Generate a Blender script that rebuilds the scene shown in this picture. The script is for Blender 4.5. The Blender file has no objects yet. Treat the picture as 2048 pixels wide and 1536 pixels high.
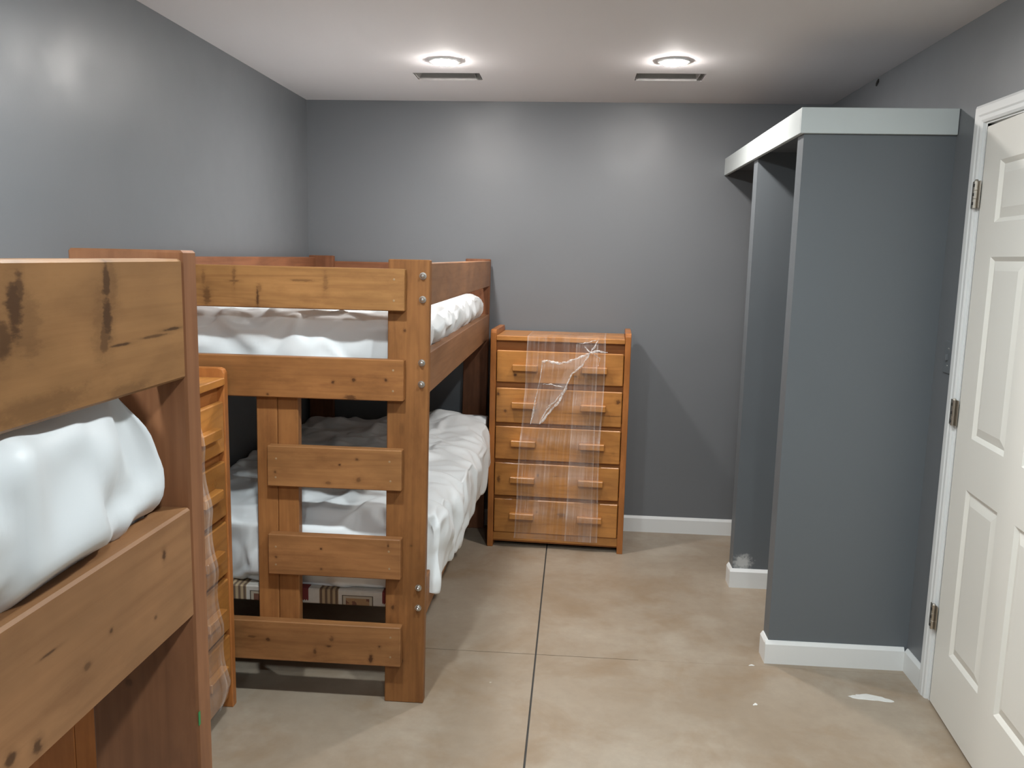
import bpy, bmesh, math, random
import numpy as np
from mathutils import Vector, Matrix

random.seed(7)
scene = bpy.context.scene
COL = scene.collection

# ------------------------------------------------------------------ camera
F_PX, CAM_H = 1694.5, 1.5892
YAW, PITCH, ROLL = 0.0719, -0.1493, 0.0221
cam_data = bpy.data.cameras.new('camera')
cam_data.sensor_width = 36.0
cam_data.lens = F_PX / 2048 * 36.0
cam_data.clip_start = 0.02
cam = bpy.data.objects.new('camera', cam_data)
COL.objects.link(cam)
fw = Vector((-math.sin(YAW) * math.cos(PITCH), math.cos(YAW) * math.cos(PITCH), math.sin(PITCH)))
rt0 = Vector((math.cos(YAW), math.sin(YAW), 0))
up0 = rt0.cross(fw)
rt = math.cos(ROLL) * rt0 + math.sin(ROLL) * up0
up = -math.sin(ROLL) * rt0 + math.cos(ROLL) * up0
cam.matrix_world = Matrix(((rt.x, up.x, -fw.x, 0), (rt.y, up.y, -fw.y, 0), (rt.z, up.z, -fw.z, CAM_H), (0, 0, 0, 1)))
scene.camera = cam

# ------------------------------------------------------------------ world, exposure, lamps
world = bpy.data.worlds.new('world')
scene.world = world
world.use_nodes = True
world.node_tree.nodes['Background'].inputs[0].default_value = (0.05, 0.05, 0.05, 1)
world.node_tree.nodes['Background'].inputs[1].default_value = 0.0
vs = scene.view_settings
vs.view_transform = 'Standard'
vs.look = 'None'
vs.gamma = 1.0
vs.use_curve_mapping = False
vs.exposure = -0.15
LAMP_STRENGTH = (760.0, 960.0)
LAMP_COLOR = ((1.0, 0.945, 0.90), (0.90, 0.975, 1.0))      # warmer row by the back wall, cooler rows nearer the camera
LAMP_R = 0.056
# row nearest the back wall is in view, the rows above and behind the camera are not
LAMPS = [(-0.61, 3.885), (0.392, 3.87), (-0.61, 1.75), (0.392, 1.75), (-0.61, -0.4), (0.392, -0.4)]

# ------------------------------------------------------------------ room measures
XL, XR, YB, YF, ZC = -1.5518, 1.3545, 4.872, -2.5, 2.44

# ------------------------------------------------------------------ node helpers
def new_mat(name):
    m = bpy.data.materials.new(name)
    m.use_nodes = True
    nt = m.node_tree
    nt.nodes.clear()
    out = nt.nodes.new('ShaderNodeOutputMaterial')
    return m, nt, out

class NT:
    def __init__(s, nt): s.nt = nt
    def n(s, t, **kw):
        nd = s.nt.nodes.new(t)
        for k, v in kw.items(): setattr(nd, k, v)
        return nd
    def l(s, a, b): s.nt.links.new(a, b)
    def put(s, sock, v):
        if hasattr(v, 'is_linked') or isinstance(v, bpy.types.NodeSocket): s.l(v, sock)
        else: sock.default_value = v
    def math(s, op, a, b=None, c=None, clamp=False):
        nd = s.n('ShaderNodeMath', operation=op, use_clamp=clamp)
        s.put(nd.inputs[0], a)
        if b is not None: s.put(nd.inputs[1], b)
        if c is not None: s.put(nd.inputs[2], c)
        return nd.outputs[0]
    def vmath(s, op, a, b=None):
        nd = s.n('ShaderNodeVectorMath', operation=op)
        s.put(nd.inputs[0], a)
        if b is not None: s.put(nd.inputs[1], b)
        return nd.outputs[0]
    def noise(s, vec, scale=1, detail=2, rough=.5, dist=0, col=False):
        nd = s.n('ShaderNodeTexNoise')
        if vec is not None: s.l(vec, nd.inputs['Vector'])
        nd.inputs['Scale'].default_value = scale
        nd.inputs['Detail'].default_value = detail
        nd.inputs['Roughness'].default_value = rough
        nd.inputs['Distortion'].default_value = dist
        return nd.outputs['Color' if col else 'Fac']
    def maprange(s, v, a, b, c=0., d=1., smooth=False):
        nd = s.n('ShaderNodeMapRange', clamp=True)
        if smooth: nd.interpolation_type = 'SMOOTHSTEP'
        s.put(nd.inputs[0], v)
        for i, x in enumerate((a, b, c, d)): nd.inputs[1 + i].default_value = x
        return nd.outputs[0]
    def mix(s, fac, a, b, mode='MIX'):
        nd = s.n('ShaderNodeMix', data_type='RGBA', blend_type=mode)
        s.put(nd.inputs[0], fac)
        for i, v in ((6, a), (7, b)):
            s.put(nd.inputs[i], (*v, 1) if isinstance(v, tuple) and len(v) == 3 else v)
        return nd.outputs[2]
    def bump(s, h, strength=.2, dist=.01):
        nd = s.n('ShaderNodeBump')
        nd.inputs['Strength'].default_value = strength
        nd.inputs['Distance'].default_value = dist
        s.l(h, nd.inputs['Height'])
        return nd.outputs[0]
    def sep(s, v):
        nd = s.n('ShaderNodeSeparateXYZ'); s.l(v, nd.inputs[0]); return nd.outputs
    def comb(s, x, y, z):
        nd = s.n('ShaderNodeCombineXYZ')
        for i, v in enumerate((x, y, z)): s.put(nd.inputs[i], v)
        return nd.outputs[0]
    def pbsdf(s, out, base, rough=.5, normal=None, spec=.5, metal=0.):
        nd = s.n('ShaderNodeBsdfPrincipled')
        s.put(nd.inputs['Base Color'], (*base, 1) if isinstance(base, tuple) and len(base) == 3 else base)
        s.put(nd.inputs['Roughness'], rough)
        nd.inputs['Specular IOR Level'].default_value = spec
        nd.inputs['Metallic'].default_value = metal
        if normal is not None: s.l(normal, nd.inputs['Normal'])
        s.l(nd.outputs[0], out.inputs[0])
        return nd
    def pos(s): return s.n('ShaderNodeNewGeometry').outputs['Position']
    def attr(s, name, which='Vector'):
        nd = s.n('ShaderNodeAttribute', attribute_name=name); return nd.outputs[which]

# ------------------------------------------------------------------ materials
def paint(name, col, rough=.45, bump=.05, mott=.06, spec=.5, scuff=0., dust=None):
    m, nt, out = new_mat(name); N = NT(nt)
    p = N.pos()
    big = N.noise(p, 1.3, 3)
    dark = tuple(c * (1 - mott) for c in col); lite = tuple(min(1, c * (1 + mott)) for c in col)
    c = N.mix(big, dark, lite)
    if scuff:
        f = N.noise(p, 3.5, 6, .65)
        c = N.mix(N.maprange(f, .66, .8, 0, scuff), c, tuple(min(1, x * 1.7 + .02) for x in col))
    if dust:
        dd = N.vmath('DIVIDE', N.vmath('SUBTRACT', p, dust[0]), dust[1])
        ln = N.n('ShaderNodeVectorMath', operation='LENGTH'); N.l(dd, ln.inputs[0])
        dn = N.math('ADD', ln.outputs['Value'], N.math('MULTIPLY', N.math('SUBTRACT', N.noise(p, 45, 6, .7), .5), 2.2))
        c = N.mix(N.maprange(dn, .4, 1.1, .75, 0.), c, (.62, .63, .62))
    fine = N.noise(p, 160, 3)
    rg = N.maprange(N.noise(p, 4, 4), .3, .7, rough - .05, rough + .06)
    N.pbsdf(out, c, rg, N.bump(fine, bump, .002), spec)
    return m

def wood(name, base, dark, knots=(), rough=.5, gloss=.4, rnd=.5, grain=1., line=.5, spec=.25):
    """base / dark colours; knots = (l, w, rl, rw, strength) in metres along and across the board"""
    m, nt, out = new_mat(name); N = NT(nt)
    wc = N.attr('wc'); sd = N.attr('ws', 'Fac')
    off = N.comb(N.math('MULTIPLY', sd, 7.31), N.math('MULTIPLY', sd, 3.17), N.math('MULTIPLY', sd, 5.73))
    x, y, z = N.sep(wc)
    warp = N.noise(N.vmath('ADD', N.vmath('MULTIPLY', wc, (14., 22., 22.)), off), 1, 3)
    warpf = N.noise(N.vmath('ADD', N.vmath('MULTIPLY', wc, (55., 130., 130.)), off), 1, 4, .65)
    warp2 = N.math('ADD', N.math('MULTIPLY', N.math('SUBTRACT', warp, .5), 1.1), N.math('MULTIPLY', N.math('SUBTRACT', warpf, .5), 1.3))
    # knots
    km = None
    for (kl, kw, rl, rw, st) in knots:
        dx = N.math('DIVIDE', N.math('SUBTRACT', x, kl), rl)
        dy = N.math('DIVIDE', N.math('SUBTRACT', y, kw), rw)
        d = N.math('SQRT', N.math('ADD', N.math('MULTIPLY', dx, dx), N.math('MULTIPLY', dy, dy)))
        d = N.math('ADD', d, warp2)
        k = N.math('ADD', N.maprange(d, .35, .85, st * .72, 0., True), N.maprange(d, .5, 1.7, st * .28, 0., True))
        km = k if km is None else N.math('MAXIMUM', km, k)
    if rnd > 0:
        vo = N.n('ShaderNodeTexVoronoi', feature='F1')
        vo.inputs['Scale'].default_value = 1.
        N.l(N.vmath('ADD', N.vmath('MULTIPLY', wc, (2.6, 6., 6.)), off), vo.inputs['Vector'])
        gate = N.math('GREATER_THAN', N.sep(vo.outputs['Color'])[0], .55)
        k = N.math('MULTIPLY', N.maprange(vo.outputs['Distance'], .03, .085, rnd, 0., True), gate)
        km = k if km is None else N.math('MAXIMUM', km, k)
    bend = N.math('MULTIPLY', km, .012) if km is not None else 0.
    wcb = N.comb(x, N.math('ADD', y, bend), z)
    g1 = N.noise(N.vmath('ADD', N.vmath('MULTIPLY', wcb, (2.2, 75., 75.)), off), 1, 5, .6)
    slow = N.noise(N.vmath('ADD', N.vmath('MULTIPLY', wcb, (.9, 7., 7.)), off), 1, 2)
    ring = N.math('SINE', N.math('MULTIPLY', slow, 62.))
    ring = N.maprange(ring, .1, 1., 0., 1.)
    mott = N.noise(N.vmath('ADD', N.vmath('MULTIPLY', wc, (3.5, 8., 8.)), off), 1, 4, .6)
    c = N.mix(N.maprange(mott, .3, .72), tuple(b * .74 for b in base), tuple(min(1, b * 1.2) for b in base))
    grime = N.noise(N.vmath('ADD', N.vmath('MULTIPLY', wc, (5., 14., 14.)), N.vmath('ADD', off, (4., 9., 2.))), 1, 6, .68)
    c = N.mix(N.maprange(grime, .52, .74, 0., .42), c, tuple(d * .9 for d in dark))
    c = N.mix(N.maprange(g1, .45, .75, 0., .36 * grain), c, dark)
    c = N.mix(N.math('MULTIPLY', ring, .30 * line), c, dark)
    # plank to plank tint
    tint = N.maprange(N.math('FRACT', N.math('MULTIPLY', sd, 3.77)), 0, 1, .86, 1.12)
    tc = N.comb(tint, tint, tint)
    c = N.mix(1., c, tc, 'MULTIPLY')
    if km is not None:
        c = N.mix(km, c, tuple(d * .38 for d in dark))
    h = N.math('ADD', N.math('MULTIPLY', g1, .7), N.math('MULTIPLY', mott, .3))
    N.pbsdf(out, c, N.maprange(mott, .2, .8, rough - .08, rough + .08), N.bump(h, .25, .0015), spec)
    return m

BED, BEDD = (.282, .120, .039), (.115, .040, .013)
M = {}
M['wall'] = paint('grey wall paint', (.158, .167, .178), .40, .06, .05, .5, .0)
M['closet'] = paint('blue grey closet paint', (.128, .143, .155), .44, .05, .05, .5, .06)
M['closetdust'] = paint('blue grey closet paint with plaster dust', (.128, .143, .155), .44, .05, .05, .5, .06, ((.862, 4.066, .125), (.05, .05, .045)))
M['ceiling'] = paint('white ceiling paint', (.75, .73, .735), .8, .08, .03, .3)
M['white'] = paint('white trim paint', (.76, .77, .76), .45, .03, .03)
M['door'] = paint('off white door paint', (.74, .725, .67), .45, .04, .03)
M['primer'] = paint('primed fascia board', (.56, .61, .61), .35, .04, .10)
M['bed'] = wood('stained bed pine', BED, BEDD, rnd=.75)
M['bedred'] = wood('reddish stained bed pine', (.235, .095, .045), (.10, .034, .016), rnd=.6)
M['dress'] = wood('honey lacquered pine', (.44, .190, .046), (.20, .062, .014), rough=.33, rnd=.8, grain=.6, line=.8, spec=.5)
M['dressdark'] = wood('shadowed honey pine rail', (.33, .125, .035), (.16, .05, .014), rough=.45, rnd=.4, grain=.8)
M['dressedge'] = wood('honey pine edge', (.40, .150, .042), (.19, .058, .014), rough=.33, rnd=.5, grain=.6, line=.3)

def simple(name, col, rough=.5, metal=0., spec=.5):
    m, nt, out = new_mat(name); N = NT(nt)
    f = N.noise(N.pos(), 40, 4)
    c = N.mix(f, tuple(x * .85 for x in col), tuple(min(1, x * 1.1) for x in col))
    N.pbsdf(out, c, rough, None, spec, metal)
    return m
M['steel'] = simple('zinc plated steel', (.62, .61, .58), .32, 1.)
M['hinge'] = simple('satin nickel', (.50, .46, .40), .36, 1.)
M['dark'] = simple('dark recess', (.03, .028, .026), .8)
M['screw'] = simple('brass coated screw', (.36, .24, .13), .45, .3)
M['duct'] = simple('galvanised duct', (.40, .39, .375), .5, .0)
M['joint'] = simple('saw cut joint filler', (.045, .042, .038), .8)
M['plate'] = paint('painted over switch plate', (.145, .157, .168), .4)
M['spill'] = simple('dried white paint', (.72, .72, .69), .5)
M['green'] = simple('green sticker', (.02, .22, .06), .5)

def concrete():
    m, nt, out = new_mat('sealed stained concrete'); N = NT(nt)
    p = N.pos()
    a = N.noise(p, 1.1, 5, .6, .3)
    b = N.noise(N.vmath('ADD', p, (11., 4., 0.)), 2.7, 6, .62, .4)
    c = N.noise(p, 18, 6, .7)
    col = N.mix(N.maprange(a, .32, .68), (.280, .212, .146), (.395, .334, .262))
    col = N.mix(N.maprange(b, .46, .72, 0, .75), col, (.260, .175, .100))
    b2 = N.noise(N.vmath('ADD', p, (3., 21., 0.)), 1.9, 5, .6)
    col = N.mix(N.maprange(b2, .52, .72, 0, .55), col, (.47, .42, .345))
    col = N.mix(N.maprange(c, .35, .75, 0, .22), col, (.17, .14, .11))
    vo = N.n('ShaderNodeTexVoronoi', feature='F1'); vo.inputs['Scale'].default_value = 5.
    N.l(p, vo.inputs['Vector'])
    g = N.math('GREATER_THAN', N.sep(vo.outputs['Color'])[1], .72)
    sp = N.math('MULTIPLY', N.maprange(N.math('ADD', vo.outputs['Distance'], N.math('MULTIPLY', c, .05)), .045, .06, .8, 0), g)
    col = N.mix(sp, col, (.62, .58, .52))
    N.pbsdf(out, col, N.maprange(b, .3, .7, .30, .48), N.bump(c, .08, .003), .45)
    return m
M['concrete'] = concrete()

def cover_mat():
    m, nt, out = new_mat('white nonwoven mattress cover'); N = NT(nt)
    p = N.pos()
    f = N.noise(p, 220, 2)
    c = N.mix(N.noise(p, 3, 3), (.74, .775, .79), (.80, .83, .84))
    N.pbsdf(out, c, .42, N.bump(f, .05, .001), .4)
    return m
M['cover'] = cover_mat()

def film_mat():
    m, nt, out = new_mat('clear stretch film'); N = NT(nt)
    wc = N.attr('wc')
    st = N.noise(N.vmath('MULTIPLY', wc, (85., 1.2, 1.)), 1, 4, .65)
    bl = N.noise(N.vmath('MULTIPLY', wc, (7., 5., 1.)), 1, 3)
    edge = N.attr('edge', 'Fac')
    fac = N.math('ADD', N.maprange(st, .45, .78, .03, .19), N.maprange(bl, .4, .7, 0., .05))
    fac = N.math('ADD', fac, N.math('MULTIPLY', edge, .17), clamp=True)
    tr = N.n('ShaderNodeBsdfTransparent')
    pb = N.n('ShaderNodeBsdfPrincipled')
    pb.inputs['Base Color'].default_value = (.80, .76, .73, 1)
    pb.inputs['Roughness'].default_value = .22
    mx = N.n('ShaderNodeMixShader')
    N.l(fac, mx.inputs[0]); N.l(tr.outputs[0], mx.inputs[1]); N.l(pb.outputs[0], mx.inputs[2])
    N.l(mx.outputs[0], out.inputs[0])
    return m
M['film'] = film_mat()
def strand_mat():
    m, nt, out = new_mat('gathered stretch film'); N = NT(nt)
    f = N.noise(N.pos(), 90, 4, .7)
    tr = N.n('ShaderNodeBsdfTransparent')
    pb = N.n('ShaderNodeBsdfPrincipled')
    pb.inputs['Base Color'].default_value = (.85, .82, .80, 1)
    pb.inputs['Roughness'].default_value = .18
    mx = N.n('ShaderNodeMixShader')
    N.l(N.maprange(f, .40, .66, .10, .80), mx.inputs[0]); N.l(tr.outputs[0], mx.inputs[1]); N.l(pb.outputs[0], mx.inputs[2])
    N.l(mx.outputs[0], out.inputs[0])
    return m
M['strand'] = strand_mat()

def lamp_mat(i):
    m, nt, out = new_mat(('warm lit lamp lens', 'cool lit lamp lens')[i]); N = NT(nt)
    e = N.n('ShaderNodeEmission')
    e.inputs[0].default_value = (*LAMP_COLOR[i], 1)
    e.inputs[1].default_value = LAMP_STRENGTH[i]
    N.l(e.outputs[0], out.inputs[0])
    return m
M['lamp0'] = lamp_mat(0)
M['lamp1'] = lamp_mat(1)

def print_mat():
    m, nt, out = new_mat('printed foundation ticking'); N = NT(nt)
    p = N.pos(); x, y, z = N.sep(p)
    def box(v, a, b):
        return N.math('MULTIPLY', N.math('GREATER_THAN', v, a), N.math('LESS_THAN', v, b))
    cell = N.math('FRACT', N.math('DIVIDE', N.math('ADD', x, 3.), .34))       # repeat of the print
    u = N.math('MULTIPLY', cell, .34)
    nz = N.noise(p, 60, 4)
    col = N.mix(nz, (.50, .47, .42), (.62, .60, .55))
    # row of brown and tan upright shapes
    s = N.math('SINE', N.math('MULTIPLY', u, 330.))
    c2 = N.mix(N.math('GREATER_THAN', s, .1), (.36, .27, .16), (.13, .085, .055))
    col = N.mix(box(u, .075, .145), col, c2)
    # framed picture
    col = N.mix(N.math('MULTIPLY', box(u, .158, .272), box(z, .30, .372)), col, (.10, .08, .06))
    col = N.mix(N.math('MULTIPLY', box(u, .162, .268), box(z, .30, .369)), col, (.42, .37, .29))
    c3 = N.mix(N.math('GREATER_THAN', N.noise(p, 45, 3), .52), (.33, .20, .10), (.16, .07, .045))
    col = N.mix(N.math('MULTIPLY', box(u, .172, .258), box(z, .30, .361)), col, c3)
    # red comb shape
    saw = N.math('MULTIPLY', N.math('PINGPONG', u, .004), 1.4)
    zz = N.math('SUBTRACT', z, saw)
    col = N.mix(N.math('MULTIPLY', box(u, .305, .34), N.math('GREATER_THAN', zz, .343)), col, (.17, .025, .025))
    col = N.mix(N.math('MULTIPLY', box(u, .0, .035), N.math('GREATER_THAN', zz, .343)), col, (.17, .025, .025))
    N.pbsdf(out, col, .8)
    return m
M['print'] = print_mat()

# ------------------------------------------------------------------ object helpers
def tag(o, label=None, cat=None, group=None, kind=None):
    if label: o['label'] = label
    if cat: o['category'] = cat
    if group: o['group'] = group
    if kind: o['kind'] = kind
    return o

def empty(name, loc=(0, 0, 0), rz=0.):
    o = bpy.data.objects.new(name, None)
    o.empty_display_size = .05
    COL.objects.link(o)
    o.location = loc
    o.rotation_euler = (0, 0, rz)
    return o

def link(name, me, mat, parent=None, loc=(0, 0, 0)):
    o = bpy.data.objects.new(name, me)
    if mat is not None and len(me.materials) == 0: me.materials.append(mat)
    COL.objects.link(o)
    o.location = loc
    if parent is not None: o.parent = parent
    return o

SEED = [0]
def box_bm(size, bevel=0.):
    bm = bmesh.new()
    bmesh.ops.create_cube(bm, size=1.)
    for v in bm.verts: v.co = Vector((v.co.x * size[0], v.co.y * size[1], v.co.z * size[2]))
    if bevel > 0:
        bmesh.ops.bevel(bm, geom=list(bm.edges), offset=min(bevel, min(size) * .4), segments=1, affect='EDGES', profile=.5)
    return bm

def wood_attr(me, axis, size, flip=1):
    """board coordinates: along the length, across the width, through the thickness"""
    other = [i for i in range(3) if i != axis]
    if size[other[0]] < size[other[1]]: other.reverse()
    n = len(me.vertices)
    co = np.zeros(n * 3, np.float32); me.vertices.foreach_get('co', co); co = co.reshape(-1, 3)
    wc = np.stack([co[:, axis], co[:, other[0]], co[:, other[1]]], 1).astype(np.float32)
    a = me.attributes.new('wc', 'FLOAT_VECTOR', 'POINT'); a.data.foreach_set('vector', wc.ravel())
    SEED[0] += 1
    s = me.attributes.new('ws', 'FLOAT', 'POINT'); s.data.foreach_set('value', np.full(n, (SEED[0] * .6180339 % 1) * 9 + .1, np.float32))

def board(name, parent, mat, lo, hi, axis=None, bevel=.003, rack=None):
    """a plank between two corners, in the parent's own coordinates"""
    lo, hi = Vector(lo), Vector(hi)
    size = hi - lo; c = (lo + hi) / 2
    if axis is None: axis = max(range(3), key=lambda i: size[i])
    bm = box_bm(size, bevel)
    me = bpy.data.meshes.new(name)
    bm.to_mesh(me); bm.free()
    wood_attr(me, axis, size)
    if rack:
        for v in me.vertices: v.co.x += rack * (v.co.z + c.z - .78)
    return link(name, me, mat, parent, c)

def box(name, mat, lo, hi, parent=None, bevel=0.):
    lo, hi = Vector(lo), Vector(hi)
    bm = box_bm(hi - lo, bevel)
    me = bpy.data.meshes.new(name); bm.to_mesh(me); bm.free()
    return link(name, me, mat, parent, (lo + hi) / 2)

def mesh_from(name, verts, faces, smooth=False):
    me = bpy.data.meshes.new(name)
    me.from_pydata([tuple(map(float, v)) for v in verts], [], faces)
    me.update()
    if smooth:
        me.polygons.foreach_set('use_smooth', [True] * len(me.polygons))
    return me

def boxes_mesh(name, boxes, bevel=0.):
    bm = bmesh.new()
    for lo, hi in boxes:
        lo, hi = Vector(lo), Vector(hi)
        b = box_bm(hi - lo, bevel)
        bmesh.ops.translate(b, verts=b.verts, vec=(lo + hi) / 2)
        t = bpy.data.meshes.new('tmp'); b.to_mesh(t); b.free(); bm.from_mesh(t); bpy.data.meshes.remove(t)
    me = bpy.data.meshes.new(name); bm.to_mesh(me); bm.free()
    return me

def prism(name, poly, axis, a, b, mat, parent=None, bevel=0.):
    """poly of (p, q) in the two axes other than `axis`, extruded from a to b"""
    n = len(poly); vs_ = []
    for t in (a, b):
        for p, q in poly:
            v = [p, q]; v.insert(axis, t); vs_.append(v)
    fs = [tuple(range(n)), tuple(range(2 * n - 1, n - 1, -1))] + [(i, n + i, n + (i + 1) % n, (i + 1) % n) for i in range(n)]
    me = mesh_from(name, vs_, fs)
    bm = bmesh.new(); bm.from_mesh(me); bmesh.ops.recalc_face_normals(bm, faces=bm.faces)
    if bevel: bmesh.ops.bevel(bm, geom=list(bm.edges), offset=bevel, segments=1, affect='EDGES')
    bm.to_mesh(me); bm.free()
    return link(name, me, mat, parent)

def lathe(name, prof, seg=20):
    """profile of (radius, z)"""
    vs_, fs = [], []
    for r, z in prof:
        for k in range(seg):
            a = 2 * math.pi * k / seg; vs_.append((r * math.cos(a), r * math.sin(a), z))
    for i in range(len(prof) - 1):
        for k in range(seg):
            fs.append((i * seg + k, i * seg + (k + 1) % seg, (i + 1) * seg + (k + 1) % seg, (i + 1) * seg + k))
    fs.append(tuple(range(seg - 1, -1, -1))); fs.append(tuple((len(prof) - 1) * seg + k for k in range(seg)))
    me = mesh_from(name, vs_, fs)
    bm = bmesh.new(); bm.from_mesh(me); bmesh.ops.recalc_face_normals(bm, faces=bm.faces); bm.to_mesh(me); bm.free()
    return me

def tube(name, pts, radii, seg=6):
    vs_, fs = [], []
    n = len(pts)
    for i, p in enumerate(pts):
        p = Vector(p); d = (Vector(pts[min(i + 1, n - 1)]) - Vector(pts[max(i - 1, 0)])).normalized()
        a = d.cross(Vector((0, 1, 0)));
        if a.length < 1e-4: a = d.cross(Vector((1, 0, 0)))
        a.normalize(); b = d.cross(a)
        for k in range(seg):
            t = 2 * math.pi * k / seg; vs_.append(p + radii[i] * (math.cos(t) * a + .55 * math.sin(t) * b))
    for i in range(n - 1):
        for k in range(seg):
            fs.append((i * seg + k, i * seg + (k + 1) % seg, (i + 1) * seg + (k + 1) % seg, (i + 1) * seg + k))
    fs.append(tuple(range(seg))); fs.append(tuple((n - 1) * seg + k for k in range(seg - 1, -1, -1)))
    return mesh_from(name, vs_, fs, True)

# numpy value noise
def vnoise(p, seed=0):
    p = np.asarray(p, np.float64) + seed * 17.13
    i = np.floor(p).astype(np.int64); f = p - i; f = f * f * (3 - 2 * f)
    def h(a, b, c):
        n = (a * 374761393 + b * 668265263 + c * 2147483647 + seed * 974711) & 0xffffffff
        n = ((n ^ (n >> 13)) * 1274126177) & 0xffffffff
        n = ((n ^ (n >> 16)) * 2246822519) & 0xffffffff
        return ((n ^ (n >> 15)) & 0xffff) / 65535.
    r = 0
    for dx in (0, 1):
        for dy in (0, 1):
            for dz in (0, 1):
                w = (f[:, 0] if dx else 1 - f[:, 0]) * (f[:, 1] if dy else 1 - f[:, 1]) * (f[:, 2] if dz else 1 - f[:, 2])
                r = r + w * h(i[:, 0] + dx, i[:, 1] + dy, i[:, 2] + dz)
    return r

# ------------------------------------------------------------------ floor: four sawn slabs on a dark base
JX, JY, G = -0.112, 3.2275, .0035
fl = box('floor', M['joint'], (XL - .1, YF - .1, -.12), (XR + .1, YB + .1, -.006))
tag(fl, kind='structure')
def floor_child(o):
    o.parent = fl; o.matrix_parent_inverse = Matrix.Translation(-Vector(fl.location))
for (x0, x1) in ((XL - .1, JX - G), (JX + G, XR + .1)):
    for (y0, y1) in ((YF - .1, JY - G * .6), (JY + G * .6, YB + .1)):
        s = box('slab', M['concrete'], (x0, y0, -.006), (x1, y1, 0))
        floor_child(s)

fill = box('joint_fill', M['concrete'], (.30, JY - G * .6, -.0058), (XR + .1, JY + G * .6, -.0004)); floor_child(fill)

# ------------------------------------------------------------------ walls and ceiling
T = .1
tag(box('wall_left', M['wall'], (XL - T, YF - T, 0), (XL, YB + T, ZC + T)), kind='structure')
tag(box('wall_back', M['wall'], (XL, YB, 0), (XR, YB + T, ZC + T)), kind='structure')
tag(box('wall_front', M['wall'], (XL, YF - T, 0), (XR, YF, ZC + T)), kind='structure')
DY0, DY1, DZ = 2.105, 3.035, 2.062          # door opening in the right wall
wr = link('wall_right', boxes_mesh('wall_right', [
    ((XR, YF - T, 0), (XR + T, DY0, ZC + T)), ((XR, DY1, 0), (XR + T, YB + T, ZC + T)), ((XR, DY0, DZ), (XR + T, DY1, ZC + T))]), M['wall'])
tag(wr, kind='structure')

HOLES = [(-.805, -.485, 4.142, 4.310), (.250, .570, 4.122, 4.290)]
def ceiling():
    xs = sorted({XL, XR, *[h[0] for h in HOLES], *[h[1] for h in HOLES]})
    ys = sorted({YF, YB, *[h[2] for h in HOLES], *[h[3] for h in HOLES]})
    bx = []
    for a, b in zip(xs, xs[1:]):
        for c, d in zip(ys, ys[1:]):
            mx, my = (a + b) / 2, (c + d) / 2
            if any(h[0] < mx < h[1] and h[2] < my < h[3] for h in HOLES): continue
            bx.append(((a, c, ZC), (b, d, ZC + .014)))
    return boxes_mesh('ceiling', bx)
ce = tag(link('ceiling', ceiling(), M['ceiling']), kind='structure')
deck = box('deck', M['dark'], (XL - T, YF - T, ZC + .2), (XR + T, YB + T, ZC + .22), ce)

# baseboards: plain board with a sloped top lip
BH, BT = .095, .013
def baseboard(name, a, b, axis, face, sgn, mat='white'):
    """runs from a to b along `axis`; `face` is the wall plane, sgn the direction into the room"""
    prof = [(face, 0), (face + sgn * BT, 0), (face + sgn * BT, BH - .014), (face + sgn * .004, BH), (face, BH)]
    o = prism(name, prof, axis, a, b, M[mat])
    return tag(o, kind='structure')
CX0, CY0, CT = .815, 3.272, .085            # closet front plane, near panel face, panel thickness
MY0 = 4.066                                 # face of the middle panel
baseboard('baseboard_left', YF, YB, 1, XL, 1)
baseboard('baseboard_back', XL + BT, XR - BT, 0, YB, -1)
baseboard('baseboard_front', XL + BT, XR - BT, 0, YF, 1)
for i, (a, b) in enumerate(((YF + BT, DY0 - .075), (DY1 + .075, CY0 - BT), (CY0 + CT, MY0), (MY0 + CT, YB - BT))):
    baseboard('baseboard_right' if i == 0 else 'baseboard_right.%03d' % i, a, b, 1, XR, -1)

# ------------------------------------------------------------------ closet built of two partition panels and a fascia
ZF0, ZF1 = 2.057, 2.148
tag(box('wall_closet_near', M['closet'], (CX0, CY0, 0), (XR, CY0 + CT, ZF0 + .03)), kind='structure')
tag(box('wall_closet_middle', M['closetdust'], (CX0, MY0, 0), (XR, MY0 + CT, ZF0 + .03)), kind='structure')
tag(box('wall_closet_top', M['closet'], (CX0 + .004, CY0 + .002, ZF0 + .03), (XR, YB, ZF0 + .05)), kind='structure')
tag(box('trim_1', M['primer'], (CX0 - .017, CY0 - .016, ZF0), (XR - .002, CY0 - .0005, ZF1), None, .0015), kind='structure')
tag(box('trim_2', M['primer'], (CX0 - .017, CY0, ZF0), (CX0 - .0005, YB - .001, ZF1), None, .0015), kind='structure')
for i, yy in enumerate((CY0, MY0)):
    sfx = ('near', 'middle')[i]
    baseboard('baseboard_closet_' + sfx, CX0 - BT, XR - (BT if i == 0 else 0), 0, yy, -1)
    baseboard('baseboard_closet_' + sfx + '_end', yy, yy + CT, 1, CX0, -1)

# ------------------------------------------------------------------ door in the right wall, slightly ajar
HX, HY, DA = 1.3475, 3.018, math.radians(5.0)
door = empty('door_1', (HX, HY, 0)); tag(door, kind='structure')
DW, DH, DT = .905, 2.040, .035
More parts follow.
